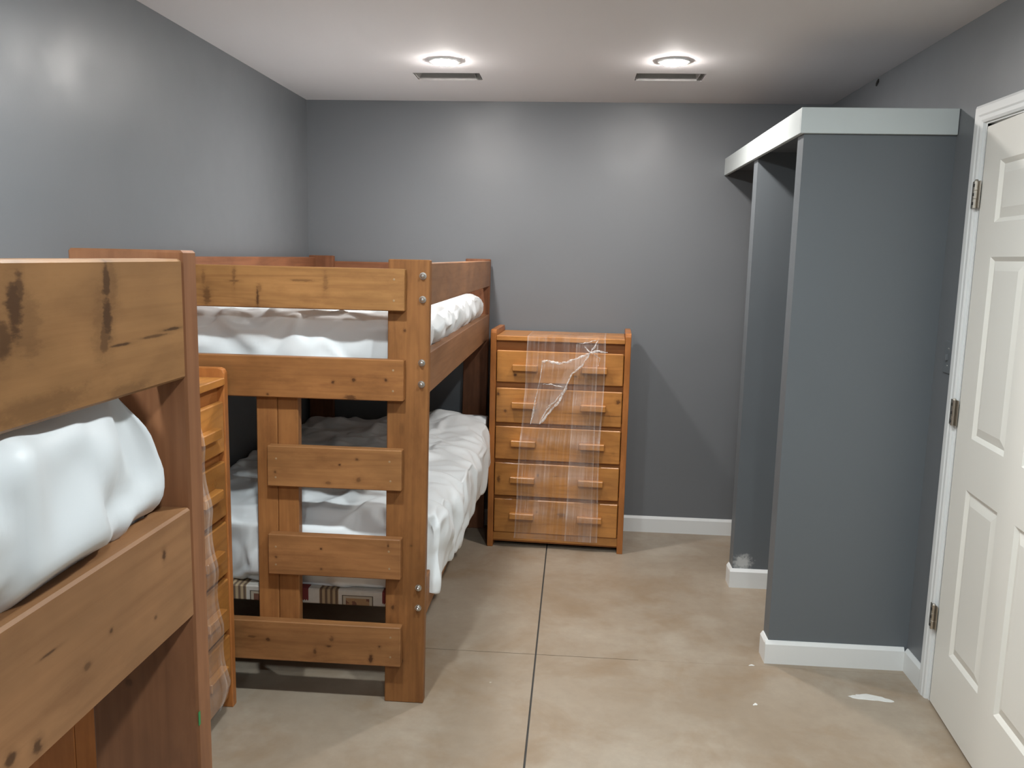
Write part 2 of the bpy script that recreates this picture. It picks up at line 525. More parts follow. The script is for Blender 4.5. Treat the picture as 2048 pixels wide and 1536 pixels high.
# leaf in its own frame: s runs from the hinge toward the camera, t into the wall, z up
leaf = empty('door_leaf', (0, 0, .010)); leaf.parent = door; leaf.rotation_euler = (0, 0, -DA)
COLS = [(.137, .402), (.530, .772)]
ROWS = [(.240, .835), (1.010, 1.612), (1.722, 1.918)]
def leaf_mesh():
    bm = bmesh.new()
    xs = [0, COLS[0][0], COLS[0][1], COLS[1][0], COLS[1][1], DW]
    zs = [0, *[z for r in ROWS for z in r], DH]
    V = [[bm.verts.new((0, -x, z)) for z in zs] for x in xs]
    panels = []
    for i in range(len(xs) - 1):
        for j in range(len(zs) - 1):
            f = bm.faces.new((V[i][j], V[i][j + 1], V[i + 1][j + 1], V[i + 1][j]))
            if i in (1, 3) and j in (1, 3, 5): panels.append(f)
    bmesh.ops.recalc_face_normals(bm, faces=bm.faces)
    if bm.faces[0].normal.x > 0: bmesh.ops.reverse_faces(bm, faces=bm.faces)
    r = bmesh.ops.inset_individual(bm, faces=panels, thickness=.014, depth=-.010, use_even_offset=True)
    border = [e for e in bm.edges if e.is_boundary]
    ext = bmesh.ops.extrude_edge_only(bm, edges=border)
    vs_ = [v for v in ext['geom'] if isinstance(v, bmesh.types.BMVert)]
    for v in vs_: v.co.x += DT
    es = [e for e in ext['geom'] if isinstance(e, bmesh.types.BMEdge) and e.is_boundary]
    bmesh.ops.contextual_create(bm, geom=es)
    me = bpy.data.meshes.new('door_slab'); bm.to_mesh(me); bm.free()
    return me
link('door_slab', leaf_mesh(), M['door'], leaf)
for (c0, c1) in COLS:
    for (r0, r1) in ROWS:
        w, h = c1 - c0 - .028, r1 - r0 - .028
        k = .030
        def ringv(ins, x): return [(x, -ins, ins), (x, -(w - ins), ins), (x, -(w - ins), h - ins), (x, -ins, h - ins)]
        vv = ringv(.0, .0097) + ringv(k, .0015)
        ff = [(i, (i + 1) % 4, 4 + (i + 1) % 4, 4 + i) for i in range(4)] + [(4, 5, 6, 7), (3, 2, 1, 0)]
        me = mesh_from('panel', vv, ff)
        bm = bmesh.new(); bm.from_mesh(me); bmesh.ops.recalc_face_normals(bm, faces=bm.faces); bm.to_mesh(me); bm.free()
        link('panel', me, M['door'], leaf, (0, -(c0 + .014), r0 + .014))
def door_part(o):
    o.parent = door; o.matrix_parent_inverse = Matrix.Translation((-HX, -HY, 0))
# jambs and casing
JT = .018
for nm, lo, hi in (('jamb', (XR + .001, DY1 - .0, 0), (XR + T, DY1 + JT, DZ)), ('jamb', (XR + .001, DY0 - JT, 0), (XR + T, DY0, DZ)),):
    pass
for nm, lo, hi in (('stop', (XR + .045, DY1 - .012, 0), (XR + .058, DY1, DZ)), ('stop', (XR + .045, DY0, 0), (XR + .058, DY0 + .012, DZ)),
                   ('stop', (XR + .045, DY0 + .012, DZ - .012), (XR + .058, DY1 - .012, DZ))):
    door_part(box(nm, M['white'], lo, hi))
for nm, lo, hi in (('jamb', (XR - .002, DY1, 0), (XR + T, DY1 + .012, DZ + .012)), ('jamb', (XR - .002, DY0 - .012, 0), (XR + T, DY0, DZ + .012)),
                   ('jamb', (XR - .002, DY0, DZ), (XR + T, DY1, DZ + .012))):
    door_part(box(nm, M['white'], lo, hi))
CW = .060
def casing(poly_fn, name='casing'):
    pass
prof = [(0, .0), (0, .010), (.008, .014), (.020, .014), (.026, .017), (.050, .017), (.060, .010), (.060, 0)]   # across, proud
def casing_leg(y_in, sgn):
    zt = DZ + .006
    vv, n = [], len(prof)
    for (a, p) in prof: vv.append((XR - p, y_in + sgn * a, 0))
    for (a, p) in prof: vv.append((XR - p, y_in + sgn * a, zt + a))
    ff = [tuple(range(n)), tuple(range(2 * n - 1, n - 1, -1))] + [(i, n + i, n + (i + 1) % n, (i + 1) % n) for i in range(n)]
    me = mesh_from('casing', vv, ff); bm = bmesh.new(); bm.from_mesh(me); bmesh.ops.recalc_face_normals(bm, faces=bm.faces); bm.to_mesh(me); bm.free()
    door_part(link('casing', me, M['white']))
casing_leg(DY1 + .012, 1); casing_leg(DY0 - .012, -1)
def casing_head():
    zt = DZ + .006; n = len(prof); vv = []
    for (a, p) in prof: vv.append((XR - p, DY1 + .012 + a, zt + a))
    for (a, p) in prof: vv.append((XR - p, DY0 - .012 - a, zt + a))
    ff = [tuple(range(n)), tuple(range(2 * n - 1, n - 1, -1))] + [(i, n + i, n + (i + 1) % n, (i + 1) % n) for i in range(n)]
    me = mesh_from('casing', vv, ff); bm = bmesh.new(); bm.from_mesh(me); bmesh.ops.recalc_face_normals(bm, faces=bm.faces); bm.to_mesh(me); bm.free()
    door_part(link('casing', me, M['white']))
casing_head()
for zc in (1.830, 1.082, .327):
    h = empty('hinge', (XR - .006 - HX, 3.036 - HY, zc)); h.parent = door
    me = lathe('knuckle', [(.0065, -.045), (.0065, -.015), (.0055, -.014), (.0065, -.013), (.0065, .013), (.0055, .014), (.0065, .015), (.0065, .045), (.004, .05)], 12)
    k = link('knuckle', me, M['hinge'], h, (-.014, -.005, 0))
    box('leaf_plate', M['hinge'], (-.0135, .004, -.045), (-.0105, .024, .045), h, .001)
    box('leaf_plate', M['hinge'], (-.0085, -.024, -.045), (-.0055, -.008, .045), h, .001)
    for sz in (-.03, 0, .03):
        box('slot', M['dark'], (-.0222, -.008, sz - .005), (-.0195, -.002, sz + .005), h)

# painted-over switch plate on the strip of wall between closet and door casing
sw = empty('light_switch', (XR, 3.150, 1.205)); tag(sw, 'grey painted-over switch plate on the wall strip beside the door casing', 'light switch')
box('plate', M['plate'], (-.006, -.036, 0), (0, .036, .118), sw, .002)
box('toggle', M['plate'], (-.016, -.005, .048), (-.006, .005, .070), sw, .001)
for zz in (.028, .090):
    me = lathe('screw', [(.0035, 0), (.0035, .0015), (.002, .002)], 8)
    o = link('screw', me, M['steel'], sw, (-.006, 0, zz)); o.rotation_euler = (0, -math.pi / 2, 0)

# ------------------------------------------------------------------ ceiling lamps and the two open duct cut-outs
LAB = ['lit round ceiling downlight above the bunk bed, left of the two in view', 'lit round ceiling downlight nearer the closet, right of the two in view',
       'round ceiling downlight over the aisle side of the near bunk bed', 'round ceiling downlight overhead in front of the door',
       'round ceiling downlight behind the camera on the bed side', 'round ceiling downlight behind the camera on the door side']
for (lx, ly), lab in zip(LAMPS, LAB):
    d = empty('downlight', (lx, ly, ZC)); tag(d, lab, 'ceiling light', 'ceiling downlights')
    r = LAMP_R
    link('trim_ring', lathe('trim_ring', [(r + .004, -.0005), (r + .014, -.0005), (r + .012, -.006), (r + .002, -.008), (r + .001, -.004)], 32), M['white'], d)
    link('lens', lathe('lens', [(r, -.003), (r * .98, -.007), (r * .86, -.012), (r * .66, -.0150), (r * .4, -.0168), (r * .1, -.0173)], 32), M['lamp0' if ly > 3 else 'lamp1'], d)
for (x0, x1, y0, y1), lab in zip(HOLES, ('rectangular open duct cut-out in the ceiling behind the left lit downlight', 'rectangular open duct cut-out in the ceiling behind the right lit downlight')):
    d = empty('duct_opening', ((x0 + x1) / 2, (y0 + y1) / 2, ZC)); tag(d, lab, 'vent', 'open ceiling ducts')
    w, h, t = (x1 - x0) / 2, (y1 - y0) / 2, .0012
    e = .006
    box('duct_side', M['duct'], (-w + e, h - e - t, -.001), (w - e, h - e, .15), d)
    box('duct_side', M['duct'], (-w + e, -h + e, .004), (w - e, -h + e + t, .15), d)
    box('duct_side', M['duct'], (-w + e, -h + e + t, .002), (-w + e + t, h - e - t, .15), d)
    box('duct_side', M['duct'], (w - e - t, -h + e + t, .002), (w - e, h - e - t, .15), d)
    box('duct_top', M['dark'], (-w + e, -h + e, .15), (w - e, h - e, .152), d)
    o = box('bent_tab', M['duct'], (-w + .012, -h + .02, .0), (-w + .0135, h - .02, .03), d); o.rotation_euler = (0, .5 if x0 < 0 else .15, 0)
    o = box('bent_tab', M['duct'], (w - .03, -h + .02, .0), (w - .0285, h - .02, .03), d); o.rotation_euler = (0, -.2, 0)

# ------------------------------------------------------------------ bunk beds
W6, TH = .14, .038
SCREW = lathe('screw', [(.0038, -.001), (.0038, .0005), (.0027, .0008)], 8)
SCREW.materials.append(M['screw'])
BOLT = lathe('bolt', [(.012, 0), (.012, .0022), (.0085, .0024), (.0085, .008), (.0062, .011), (.0055, .016), (.003, .018)], 12)
BOLT.materials.append(M['steel'])

def bunk_bed(label, xl, xr, y0, y1, rack, mats, ladder_at_front=True, zoff=0.):
    root = empty('bunk_bed', ((xl + xr) / 2, (y0 + y1) / 2, 0))
    tag(root, label, 'bunk bed', 'wooden bunk beds')
    ox, oy = root.location.x, root.location.y
    def B(name, x0, x1, ya, yb, z0, z1, key=None, axis=None, bev=.003):
        return board(name, root, mats.get(key, M['bed']), (x0 - ox, ya - oy, z0), (x1 - ox, yb - oy, z1), axis, bev, rack)
    ZT = 1.572 + zoff
    # corner posts: wide face toward the bed ends
    B('post', xr - W6, xr, y0, y0 + TH, 0, ZT, 'post_fr', 2)
    B('post', xl, xl + W6, y0, y0 + TH, 0, ZT, 'post_fl', 2)
    B('post', xr - W6, xr, y1 - TH, y1, 0, ZT, 'post_br', 2)
    B('post', xl, xl + W6, y1 - TH, y1, 0, ZT, 'post_bl', 2)
    ya, yb = y0 + TH, y1 - TH
    # side boards butt between the posts: guard, upper rail, lower rail
    for x0, x1, side in ((xr - TH, xr, 'r'), (xl, xl + TH, 'l')):
        B('guard_board', x0, x1, ya, yb, 1.421 + zoff, 1.562 + zoff, 'guard_' + side, 1)
        B('side_rail', x0, x1, ya, yb, 1.122 + zoff, 1.262 + zoff, 'rail_' + side, 1)
        B('side_rail', x0, x1, ya, yb, .322, .462, 'low_' + side, 1)
        # ledger strips carry the slats
        xi = (x0 - .03, x0) if side == 'r' else (x1, x1 + .03)
        B('ledger', *xi, ya, yb, 1.125 + zoff, 1.155 + zoff, None, 1)
        B('ledger', *xi, ya, yb, .325, .355, None, 1)
        for zz in (1.155 + zoff, .355):
            pass
    n = 9
    for k in range(n):
        yy = ya + .08 + (yb - ya - .16) * k / (n - 1)
        for zz in (1.155 + zoff, .3551 - .0):
            B('slat', xl + TH + .002, xr - TH - .002, yy - .04, yy + .04, zz, zz + .016, None, 0, .002)
    # end boards on the outside of the posts
    def ends(yo, sgn, tagk):
        for i, (z0, z1) in enumerate(((1.402, 1.541), (1.100, 1.240), (.152, .298))):
            xa, xb = xl + .075, xr - .077
            B('end_board', xa, xb, min(yo, yo + sgn * TH), max(yo, yo + sgn * TH), z0 + (zoff if i < 2 else 0), z1 + (zoff if i < 2 else 0), tagk + str(i), 0)
    ends(y0, -1, 'end_f'); ends(y1, 1, 'end_b')
    # ladder between an inner post and the corner post
    xa, xb = xr - .596, xr - .449
    B('ladder_post', xa, (xa + xb) / 2 - .0006, y0, y0 + TH, .17, 1.235, 'lp0', 2)
    B('ladder_post', (xa + xb) / 2 + .0006, xb, y0, y0 + TH, .17, 1.235, 'lp1', 2)
    for i, (z0, z1) in enumerate(((.790, .932), (.473, .618))):
        B('rung', xa + .049, xr - .080, y0 - TH, y0, z0, z1, 'rung%d' % i, 0)
    # screws through the boards, bolts through the corner post into the side boards
    def put(me, nm, x, z, y):
        o = link(nm, me, None, root, (x - ox + rack * (z - .78), y - oy, z)); o.rotation_euler = (math.pi / 2, 0, 0)
    for (z0, z1) in ((.790, .932), (.473, .618)):
        for x in (xa + .08, xr - .118):
            for f in (.25, .72): put(SCREW, 'screw', x + random.uniform(-.004, .004), z0 + f * (z1 - z0) + random.uniform(-.005, .005), y0 - TH)
    for (z0, z1) in ((1.402 + zoff, 1.541 + zoff), (1.100 + zoff, 1.240 + zoff), (.152, .298)):
        for f in (.25, .75): put(SCREW, 'screw', xr - .112, z0 + f * (z1 - z0), y0 - TH)
    for z in (1.519, 1.441, 1.229, 1.156, .434, .360):
        put(BOLT, 'bolt', xr - .0225, z + (zoff if z > .6 else 0), y0)
        put(BOLT, 'bolt', xl + .0225, z + (zoff if z > .6 else 0), y0)
    return root

def bw(nm, knots, base=BED, dark=BEDD, rnd=.35, **k): return wood(nm, base, dark, knots, rnd=rnd, **k)
far_m = {
    'post_fr': bw('bed post pine', [(.05, -.03, .011, .009, .8), (-.43, -.045, .012, .01, .7), (-.63, -.01, .01, .012, .6), (.41, -.03, .009, .007, .9), (.55, -.012, .008, .006, .7), (-.20, .02, .007, .007, .6)], rnd=.3),
    'end_f0': bw('scarred guard pine', [(-.31, .020, .060, .012, .8), (-.225, -.035, .018, .045, .6), (-.235, .03, .010, .04, .35), (-.05, -.035, .007, .040, .85), (-.045, -.005, .012, .02, .4), (-.13, .03, .010, .05, .45), (-.13, .018, .03, .006, .6), (.10, .024, .07, .006, .45), (.18, .02, .012, .05, .35)], (.315, .152, .052), BEDD, .3),
    'end_f1': bw('rail end pine', [(.205, -.012, .010, .009, .85), (.275, -.002, .009, .009, .8), (.265, -.062, .028, .010, .75), (.385, .002, .008, .008, .9), (-.02, -.06, .006, .006, .7)], rnd=.2),
    'end_f2': bw('lower board pine', [(-.03, .005, .008, .007, .8), (-.09, .012, .02, .006, .6), (.20, .018, .012, .016, .6), (.19, -.008, .012, .006, .8), (.14, -.03, .008, .016, .7), (.34, -.05, .010, .024, .9), (.37, .0, .009, .008, .8)], (.275, .128, .048), BEDD, .2),
    'rung0': bw('upper rung pine', [(.08, .035, .011, .009, .75), (.085, -.035, .018, .014, .55), (.02, .014, .006, .005, .9), (-.02, -.05, .014, .010, .5), (-.205, -.02, .008, .008, .7)], (.285, .132, .048), BEDD, .1),
    'rung1': bw('lower rung pine', [(-.045, .028, .007, .006, .85), (-.205, -.01, .006, .006, .7), (-.045, -.045, .006, .006, .6), (.19, .05, .005, .012, .8)], (.275, .124, .046), BEDD, .1),
    'guard_l': M['bedred'], 'post_bl': M['bedred'], 'end_b0': M['bedred'], 'post_br': M['bedred'],
    'rail_r': bw('side rail pine', [], (.27, .135, .068), (.13, .055, .025), .5),
    'guard_r': bw('guard side pine', [], (.29, .150, .078), (.15, .065, .03), .5),
}
far_bed = bunk_bed('brown wooden bunk bed with ladder rungs on its end, standing in the far left corner', -1.530, -.489, 2.80, 4.828, .009, far_m)
L1 = 1.008 - 2.028
near_m = {
    'guard_r': bw('charred guard pine', [(.672, .030, .018, .038, .9), (.680, .048, .010, .026, .8), (.655, .008, .018, .026, .8), (.812, .048, .008, .032, .85), (.811, .016, .014, .036, .9), (.804, -.004, .010, .024, .7), (.820, .045, .016, .040, .35), (.80, .01, .022, .05, .3), (.685, .02, .035, .05, .35), (.835, -.016, .030, .0022, .9), (.90, -.0135, .04, .0020, .7), (.95, -.009, .03, .0022, .9), (.70, -.055, .10, .02, .35), (.84, -.064, .06, .010, .4)], (.33, .165, .062), (.16, .066, .022), .0, line=.25),
    'rail_r': bw('knotty rail pine', [(.905, .035, .007, .012, .85), (.79, -.005, .006, .005, .8), (.745, -.02, .008, .006, .6), (.63, -.045, .010, .009, .85), (.665, -.055, .010, .010, .85), (.88, -.03, .005, .004, .6), (.69, .02, .02, .002, .8)], (.300, .150, .066), (.15, .062, .024), .0, line=.3),
    'post_br': bw('near post pine', [(-.66, .02, .012, .010, .6), (.25, -.02, .007, .006, .5)], (.265, .115, .052), (.12, .045, .02), .25),
}
near_bed = bunk_bed('brown wooden bunk bed nearest the camera with charred marks on its top guard board', -1.501, -.460, L1, 1.008, .0, near_m, zoff=.016)
# small green mark on the inner edge of the near bed's far post
g = box('sticker', M['green'], (-.4598, .9695, .990), (-.4592, .9745, 1.008))
g.parent = near_bed; g.matrix_parent_inverse = Matrix.Translation(-Vector(near_bed.location))

# ------------------------------------------------------------------ mattresses in crumpled white covers
def cube_grid(hx, hy, hz, step):
    nx, ny, nz = [max(4, int(round(2 * h / step))) for h in (hx, hy, hz)]
    verts, faces, idx = [], [], {}
    def vid(i, j, k):
        key = (i, j, k)
        if key not in idx:
            idx[key] = len(verts); verts.append((i / nx * 2 - 1, j / ny * 2 - 1, k / nz * 2 - 1))
        return idx[key]
    for k, rev in ((0, True), (nz, False)):
        for i in range(nx):
            for j in range(ny):
                f = (vid(i, j, k), vid(i + 1, j, k), vid(i + 1, j + 1, k), vid(i, j + 1, k)); faces.append(f[::-1] if rev else f)
    for j, rev in ((0, False), (ny, True)):
        for i in range(nx):
            for k in range(nz):
                f = (vid(i, j, k), vid(i + 1, j, k), vid(i + 1, j, k + 1), vid(i, j, k + 1)); faces.append(f[::-1] if rev else f)
    for i, rev in ((0, True), (nx, False)):
        for j in range(ny):
            for k in range(nz):
                f = (vid(i, j, k), vid(i, j + 1, k), vid(i, j + 1, k + 1), vid(i, j, k + 1)); faces.append(f[::-1] if rev else f)
    return np.array(verts), faces

def rounded_box(lo, hi, rad, step):
    lo, hi = np.array(lo), np.array(hi); h = (hi - lo) / 2; c = (hi + lo) / 2
    u, faces = cube_grid(*h, step)
    p = u * h; inner = np.maximum(h - rad, .002)
    q = np.clip(p, -inner, inner); d = p - q
    L = np.linalg.norm(d, axis=1, keepdims=True)
    n = np.where(L > 1e-9, d / np.maximum(L, 1e-9), u)
    return q + n * np.minimum(rad, h) + c, faces, u

def drape(lo, hi, rad, seed, grow, spacing, shape, step, frames=20):
    """a loose cover, a little too large for its mattress, settles over it and crumples between a few points that stay put"""
    lo, hi = np.array(lo), np.array(hi)
    w, f, u = rounded_box(lo + .006, hi - .006, rad, .05)
    if shape is not None: w = shape(w, None, u)[0]
    core = link('core', mesh_from('core', w, f), M['cover'])
    core.modifiers.new('collision', 'COLLISION')
    core.collision.thickness_outer = .003; core.collision.cloth_friction = 12
    w, f, u = rounded_box(lo, hi, rad, step)
    if shape is not None: w = shape(w, None, u)[0]
    w = w + (np.stack([vnoise(w * 7, seed + 1), vnoise(w * 7, seed + 2), vnoise(w * 7, seed + 3)], 1) - .5) * .02
    o = link('cover', mesh_from('cover', w, f), M['cover'])
    md = o.modifiers.new('cloth', 'CLOTH'); st = md.settings
    st.quality = 4; st.mass = .12; st.tension_stiffness = 30; st.compression_stiffness = 30; st.shear_stiffness = 10
    st.bending_stiffness = .015; st.air_damping = 2; st.shrink_min = -grow; st.shrink_max = -grow
    st.effector_weights.gravity = .6
    rng = np.random.RandomState(seed); sel = []
    for k in rng.permutation(np.where(u[:, 2] > -.6)[0]):
        if not sel or np.linalg.norm(w[sel] - w[k], axis=1).min() > spacing: sel.append(int(k))
    o.vertex_groups.new(name='pin').add(sel, 1., 'REPLACE'); st.vertex_group_mass = 'pin'
    cs = md.collision_settings
    cs.use_collision = True; cs.distance_min = .004; cs.collision_quality = 2; cs.use_self_collision = False
    md.point_cache.frame_start = 1; md.point_cache.frame_end = frames
    for fr in range(1, frames + 1): scene.frame_set(fr)
    dg = bpy.context.evaluated_depsgraph_get()
    me = bpy.data.meshes.new_from_object(o.evaluated_get(dg))
    co = np.zeros(len(me.vertices) * 3, np.float32); me.vertices.foreach_get('co', co)
    scene.frame_set(1)
    for x in (core, o): bpy.data.objects.remove(x)
    return co.reshape(-1, 3).astype(np.float64), f, u

def build_mattress(label, group, lo, hi, rad, seed, grow, spacing, shape=None, post=None, step=.024):
    w, faces, u = drape(lo, hi, rad, seed, grow, spacing, shape, step)
    if post is not None: w = post(w, u)
    base = Vector(((lo[0] + hi[0]) / 2, (lo[1] + hi[1]) / 2, lo[2]))
    me = mesh_from('mattress', w - np.array(base), faces, True)
    o = link('mattress', me, M['cover'], None, base)
    sb = o.modifiers.new('smooth', 'SUBSURF'); sb.levels = 1; sb.render_levels = 1
    return tag(o, label, 'mattress', group)

def ss(a, b, x):
    t = np.clip((x - a) / (b - a), 0, 1); return t * t * (3 - 2 * t)

GRP = 'mattresses in white covers'
def lim(z0=None, x0=None, x1=None, y0=None, y1=None):
    def f(w, u):
        if z0 is not None: w[:, 2] = np.maximum(w[:, 2], z0)
        if x0 is not None: w[:, 0] = np.maximum(w[:, 0], x0)
        if x1 is not None: w[:, 0] = np.minimum(w[:, 0], x1)
        if y0 is not None: w[:, 1] = np.maximum(w[:, 1], y0)
        if y1 is not None: w[:, 1] = np.minimum(w[:, 1], y1)
        return w
    return f

# far bed, upper bunk
def shp_fu(w, n, u):
    # sides belly out over the rail above its top edge
    b = ss(1.27, 1.33, w[:, 2]) * ss(.80, .98, u[:, 0])
    w[:, 0] += .030 * b
    return w, n
def post_fu(w, u):
    w[:, 2] = np.maximum(w[:, 2], 1.172)
    low = (w[:, 2] < 1.266) | (w[:, 2] > 1.418)
    w[:, 0] = np.where(low, np.minimum(w[:, 0], -.531), np.minimum(w[:, 0], -.470))
    w[:, 0] = np.maximum(w[:, 0], -1.488)
    w[:, 1] = np.clip(w[:, 1], 2.846, 4.74)
    return w
build_mattress('mattress in crumpled white cover on the upper bunk of the far bunk bed', GRP,
               (-1.48, 2.885, 1.172), (-.535, 4.64, 1.374), .06, 3, .16, .20, shp_fu, post_fu)

# far bed, lower bunk: cover slumps out over the side rail
def shp_fl(w, n, u):
    sx = ss(.72, 1., u[:, 0])
    w[:, 0] += sx * (.030 + .035 * ss(2.95, 3.5, w[:, 1]))
    hump = ss(4.05, 4.45, w[:, 1]) * ss(-.95, -.6, w[:, 0]) * ss(.3, 1., u[:, 2])
    w[:, 2] += .045 * hump
    # skirt hangs down outside the rail
    sk = sx * ss(-.2, -1., u[:, 2])
    w[:, 2] -= .03 * sk
    return w, n
def post_fl(w, u):
    out = w[:, 0] > -.484
    w[:, 0] = np.where((w[:, 2] < .468) & (u[:, 0] < .97), np.minimum(w[:, 0], -.531), w[:, 0])
    w[:, 0] = np.where((w[:, 2] < .468) & (u[:, 0] >= .97), np.maximum(w[:, 0], -.482), w[:, 0])
    w[:, 0] = np.maximum(w[:, 0], -1.488)
    w[:, 2] = np.where(w[:, 0] < -.5, np.maximum(w[:, 2], .392), w[:, 2])
    w[:, 1] = np.clip(w[:, 1], 2.846, 4.78)
    w[:, 0] = np.where(w[:, 1] > 4.40, np.minimum(w[:, 0], -.462), w[:, 0])
    return w
build_mattress('mattress in crumpled white cover slumping over the rail of the far lower bunk', GRP,
               (-1.48, 2.890, .39), (-.51, 4.66, .665), .065, 12, .15, .20, shp_fl, post_fl)
fo = empty('mattress_foundation', (-1.0, 3.78, .3715))
box('panel', M['print'], (-.455, -.90, 0), (.44, .92, .019), fo, .002)
box('edge_band', M['print'], (-.455, -.93, -.038), (.44, -.9005, .0185), fo, .004)
tag(fo, 'thin foundation edge in picture-printed fabric under the far lower mattress', 'foundation')

# near bed
def shp_nu(w, n, u):
    b = ss(1.272, 1.295, w[:, 2]) * ss(.75, .98, u[:, 0])
    w[:, 0] += (.016 + .034 * ss(.90, .65, w[:, 1])) * b
    t = np.clip((w[:, 2] - 1.33) / .11, 0, 1.4)
    w[:, 1] -= .062 * t * t * ss(.8, 1., u[:, 1])
    w[:, 0] -= .012 * t * t * ss(.8, 1., u[:, 0])
    # far end rounds over
    return w, n
def post_nu(w, u):
    w[:, 2] = np.maximum(w[:, 2], 1.188)
    low = (w[:, 2] < 1.282) | (w[:, 2] > 1.434)
    w[:, 0] = np.where(low, np.minimum(w[:, 0], -.500), np.minimum(w[:, 0], -.445))
    w[:, 0] = np.maximum(w[:, 0], -1.46)
    w[:, 1] = np.minimum(w[:, 1], .966)
    return w
build_mattress('mattress in crumpled white cover on the upper bunk of the near bunk bed', GRP,
               (-1.455, -.95, 1.188), (-.508, .962, 1.525), .055, 23, .14, .17, shp_nu, post_nu, .02)
build_mattress('mattress in white cover on the lower bunk of the near bunk bed', GRP,
               (-1.455, -.95, .372), (-.503, .955, .60), .07, 44, .08, .3, None, lim(.372, -1.46, -.50, -.97, .966), .04)

# ------------------------------------------------------------------ chests of drawers
DWD, DDP, DHT = .744, .360, 1.203
DR = [(.922, 1.093), (.701, .890), (.498, .680), (.294, .478), (.086, .275)]
def side_panel(root, x0, x1):
    """two boards edge to edge, the upper corners rounded"""
    r, ym = .018, -DDP + .130
    for poly in ([(-DDP, 0), (-DDP, DHT - r), (-DDP + r * .3, DHT - r * .3), (-DDP + r, DHT), (ym, DHT), (ym, 0)],
                 [(ym + .0004, 0), (ym + .0004, DHT), (-r, DHT), (0, DHT - r), (0, 0)]):
        n = len(poly)
        vv = [(x0, p, q) for p, q in poly] + [(x1, p, q) for p, q in poly]
        ff = [tuple(range(n)), tuple(range(2 * n - 1, n - 1, -1))] + [(i, n + i, n + (i + 1) % n, (i + 1) % n) for i in range(n)]
        me = mesh_from('side_board', vv, ff)
        bm = bmesh.new(); bm.from_mesh(me); bmesh.ops.recalc_face_normals(bm, faces=bm.faces)
        bmesh.ops.bevel(bm, geom=list(bm.edges), offset=.002, segments=1, affect='EDGES'); bm.to_mesh(me); bm.free()
        wood_attr(me, 2, (x1 - x0, DDP, DHT))
        link('side_board', me, M['dressedge'], root)

def chest(label, loc, rz, mats=None):
    mats = mats or {}
    root = empty('chest_of_drawers', loc, rz); tag(root, label, 'chest of drawers', 'five-drawer pine chests')
    h = DWD / 2; pt = .031
    side_panel(root, -h, -h + pt); side_panel(root, h - pt, h)
    xi = h - pt
    board('top', root, M['dress'], (-xi, -DDP - .004, 1.146), (xi, -.004, 1.172), 0, .003)
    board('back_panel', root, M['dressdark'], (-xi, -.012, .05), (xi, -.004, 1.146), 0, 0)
    yf = -DDP + .012
    # rails between the drawers sit back from the drawer fronts
    edges = [1.146] + [z for d in DR for z in (d[1], d[0])] + [.04]
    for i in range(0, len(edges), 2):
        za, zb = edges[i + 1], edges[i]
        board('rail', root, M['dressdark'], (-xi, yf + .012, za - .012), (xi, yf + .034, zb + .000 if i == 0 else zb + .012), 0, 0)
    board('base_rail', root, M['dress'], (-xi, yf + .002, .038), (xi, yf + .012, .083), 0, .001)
    for i, (z0, z1) in enumerate(DR):
        g_ = .004
        d = board('drawer', root, mats.get('drawer%d' % i, M['dress']), (-xi + g_, yf - .010, z0), (xi - g_, yf + .010, z1), 0, .004)
        zc = (z0 + z1) / 2
        for hx in (-.183, .186):
            hd = board('handle', d, M['dress'], (hx - .067, -.040, z1 - .106 - zc), (hx + .067, -.010, z1 - .073 - zc), 0, .003)
    return root
DB, DD = (.44, .190, .046), (.20, .062, .014)
def dw(nm, knots): return wood(nm, DB, DD, [(a, b, c * 1.35, d * 1.35, e) for a, b, c, d, e in knots], rough=.33, rnd=.0, grain=.6, line=.8, spec=.5)
dm = {'drawer0': dw('drawer pine a', [(-.235, -.045, .010, .008, .95), (.085, -.042, .012, .009, .9)]),
      'drawer1': dw('drawer pine b', [(-.325, .06, .008, .012, .9), (-.285, -.03, .009, .008, .8), (.315, .04, .012, .014, .9), (.28, -.035, .06, .003, .6), (.10, -.03, .12, .003, .5)]),
      'drawer2': dw('drawer pine c', [(.30, -.03, .010, .006, .3)]),
      'drawer3': dw('drawer pine d', [(-.315, .0, .010, .022, .8), (-.10, .03, .006, .010, .7), (.0, .03, .01, .002, .6)]),
      'drawer4': dw('drawer pine e', [(.035, .02, .024, .012, .65), (-.10, .03, .005, .005, .6)])}
C1 = chest('honey pine chest of drawers wrapped with clear film, standing against the back wall', (-.055, 4.832, 0), math.radians(-2.6), dm)
C2 = chest('honey pine chest of drawers standing against the left wall between the two bunk beds', (-1.512, 2.358, 0), math.radians(90))

# ------------------------------------------------------------------ stretch film
def sheet(name, P, mat, parent, edge=None):
    """P[i][j] grid of points; wc holds (across, along)"""
    ni, nj = len(P), len(P[0])
    vv = [p for row in P for p in row]
    ff = [(i * nj + j, i * nj + j + 1, (i + 1) * nj + j + 1, (i + 1) * nj + j) for i in range(ni - 1) for j in range(nj - 1)]
    me = mesh_from(name, vv, ff, True)
    a = me.attributes.new('wc', 'FLOAT_VECTOR', 'POINT')
    along = np.zeros((ni, nj)); across = np.zeros((ni, nj))
    A = np.array(P)
    along[1:] = np.cumsum(np.linalg.norm(A[1:] - A[:-1], axis=2), 0)
    across[:, 1:] = np.cumsum(np.linalg.norm(A[:, 1:] - A[:, :-1], axis=2), 1)
    wcv = np.stack([across, along, across * 0], 2).astype(np.float32)
    a.data.foreach_set('vector', wcv.ravel())
    e = np.zeros((ni, nj), np.float32)
    if edge is None: e[:, 0] = 1; e[:, -1] = 1
    else: e[:] = edge
    b = me.attributes.new('edge', 'FLOAT', 'POINT'); b.data.foreach_set('value', e.ravel())
    return link(name, me, mat, parent)

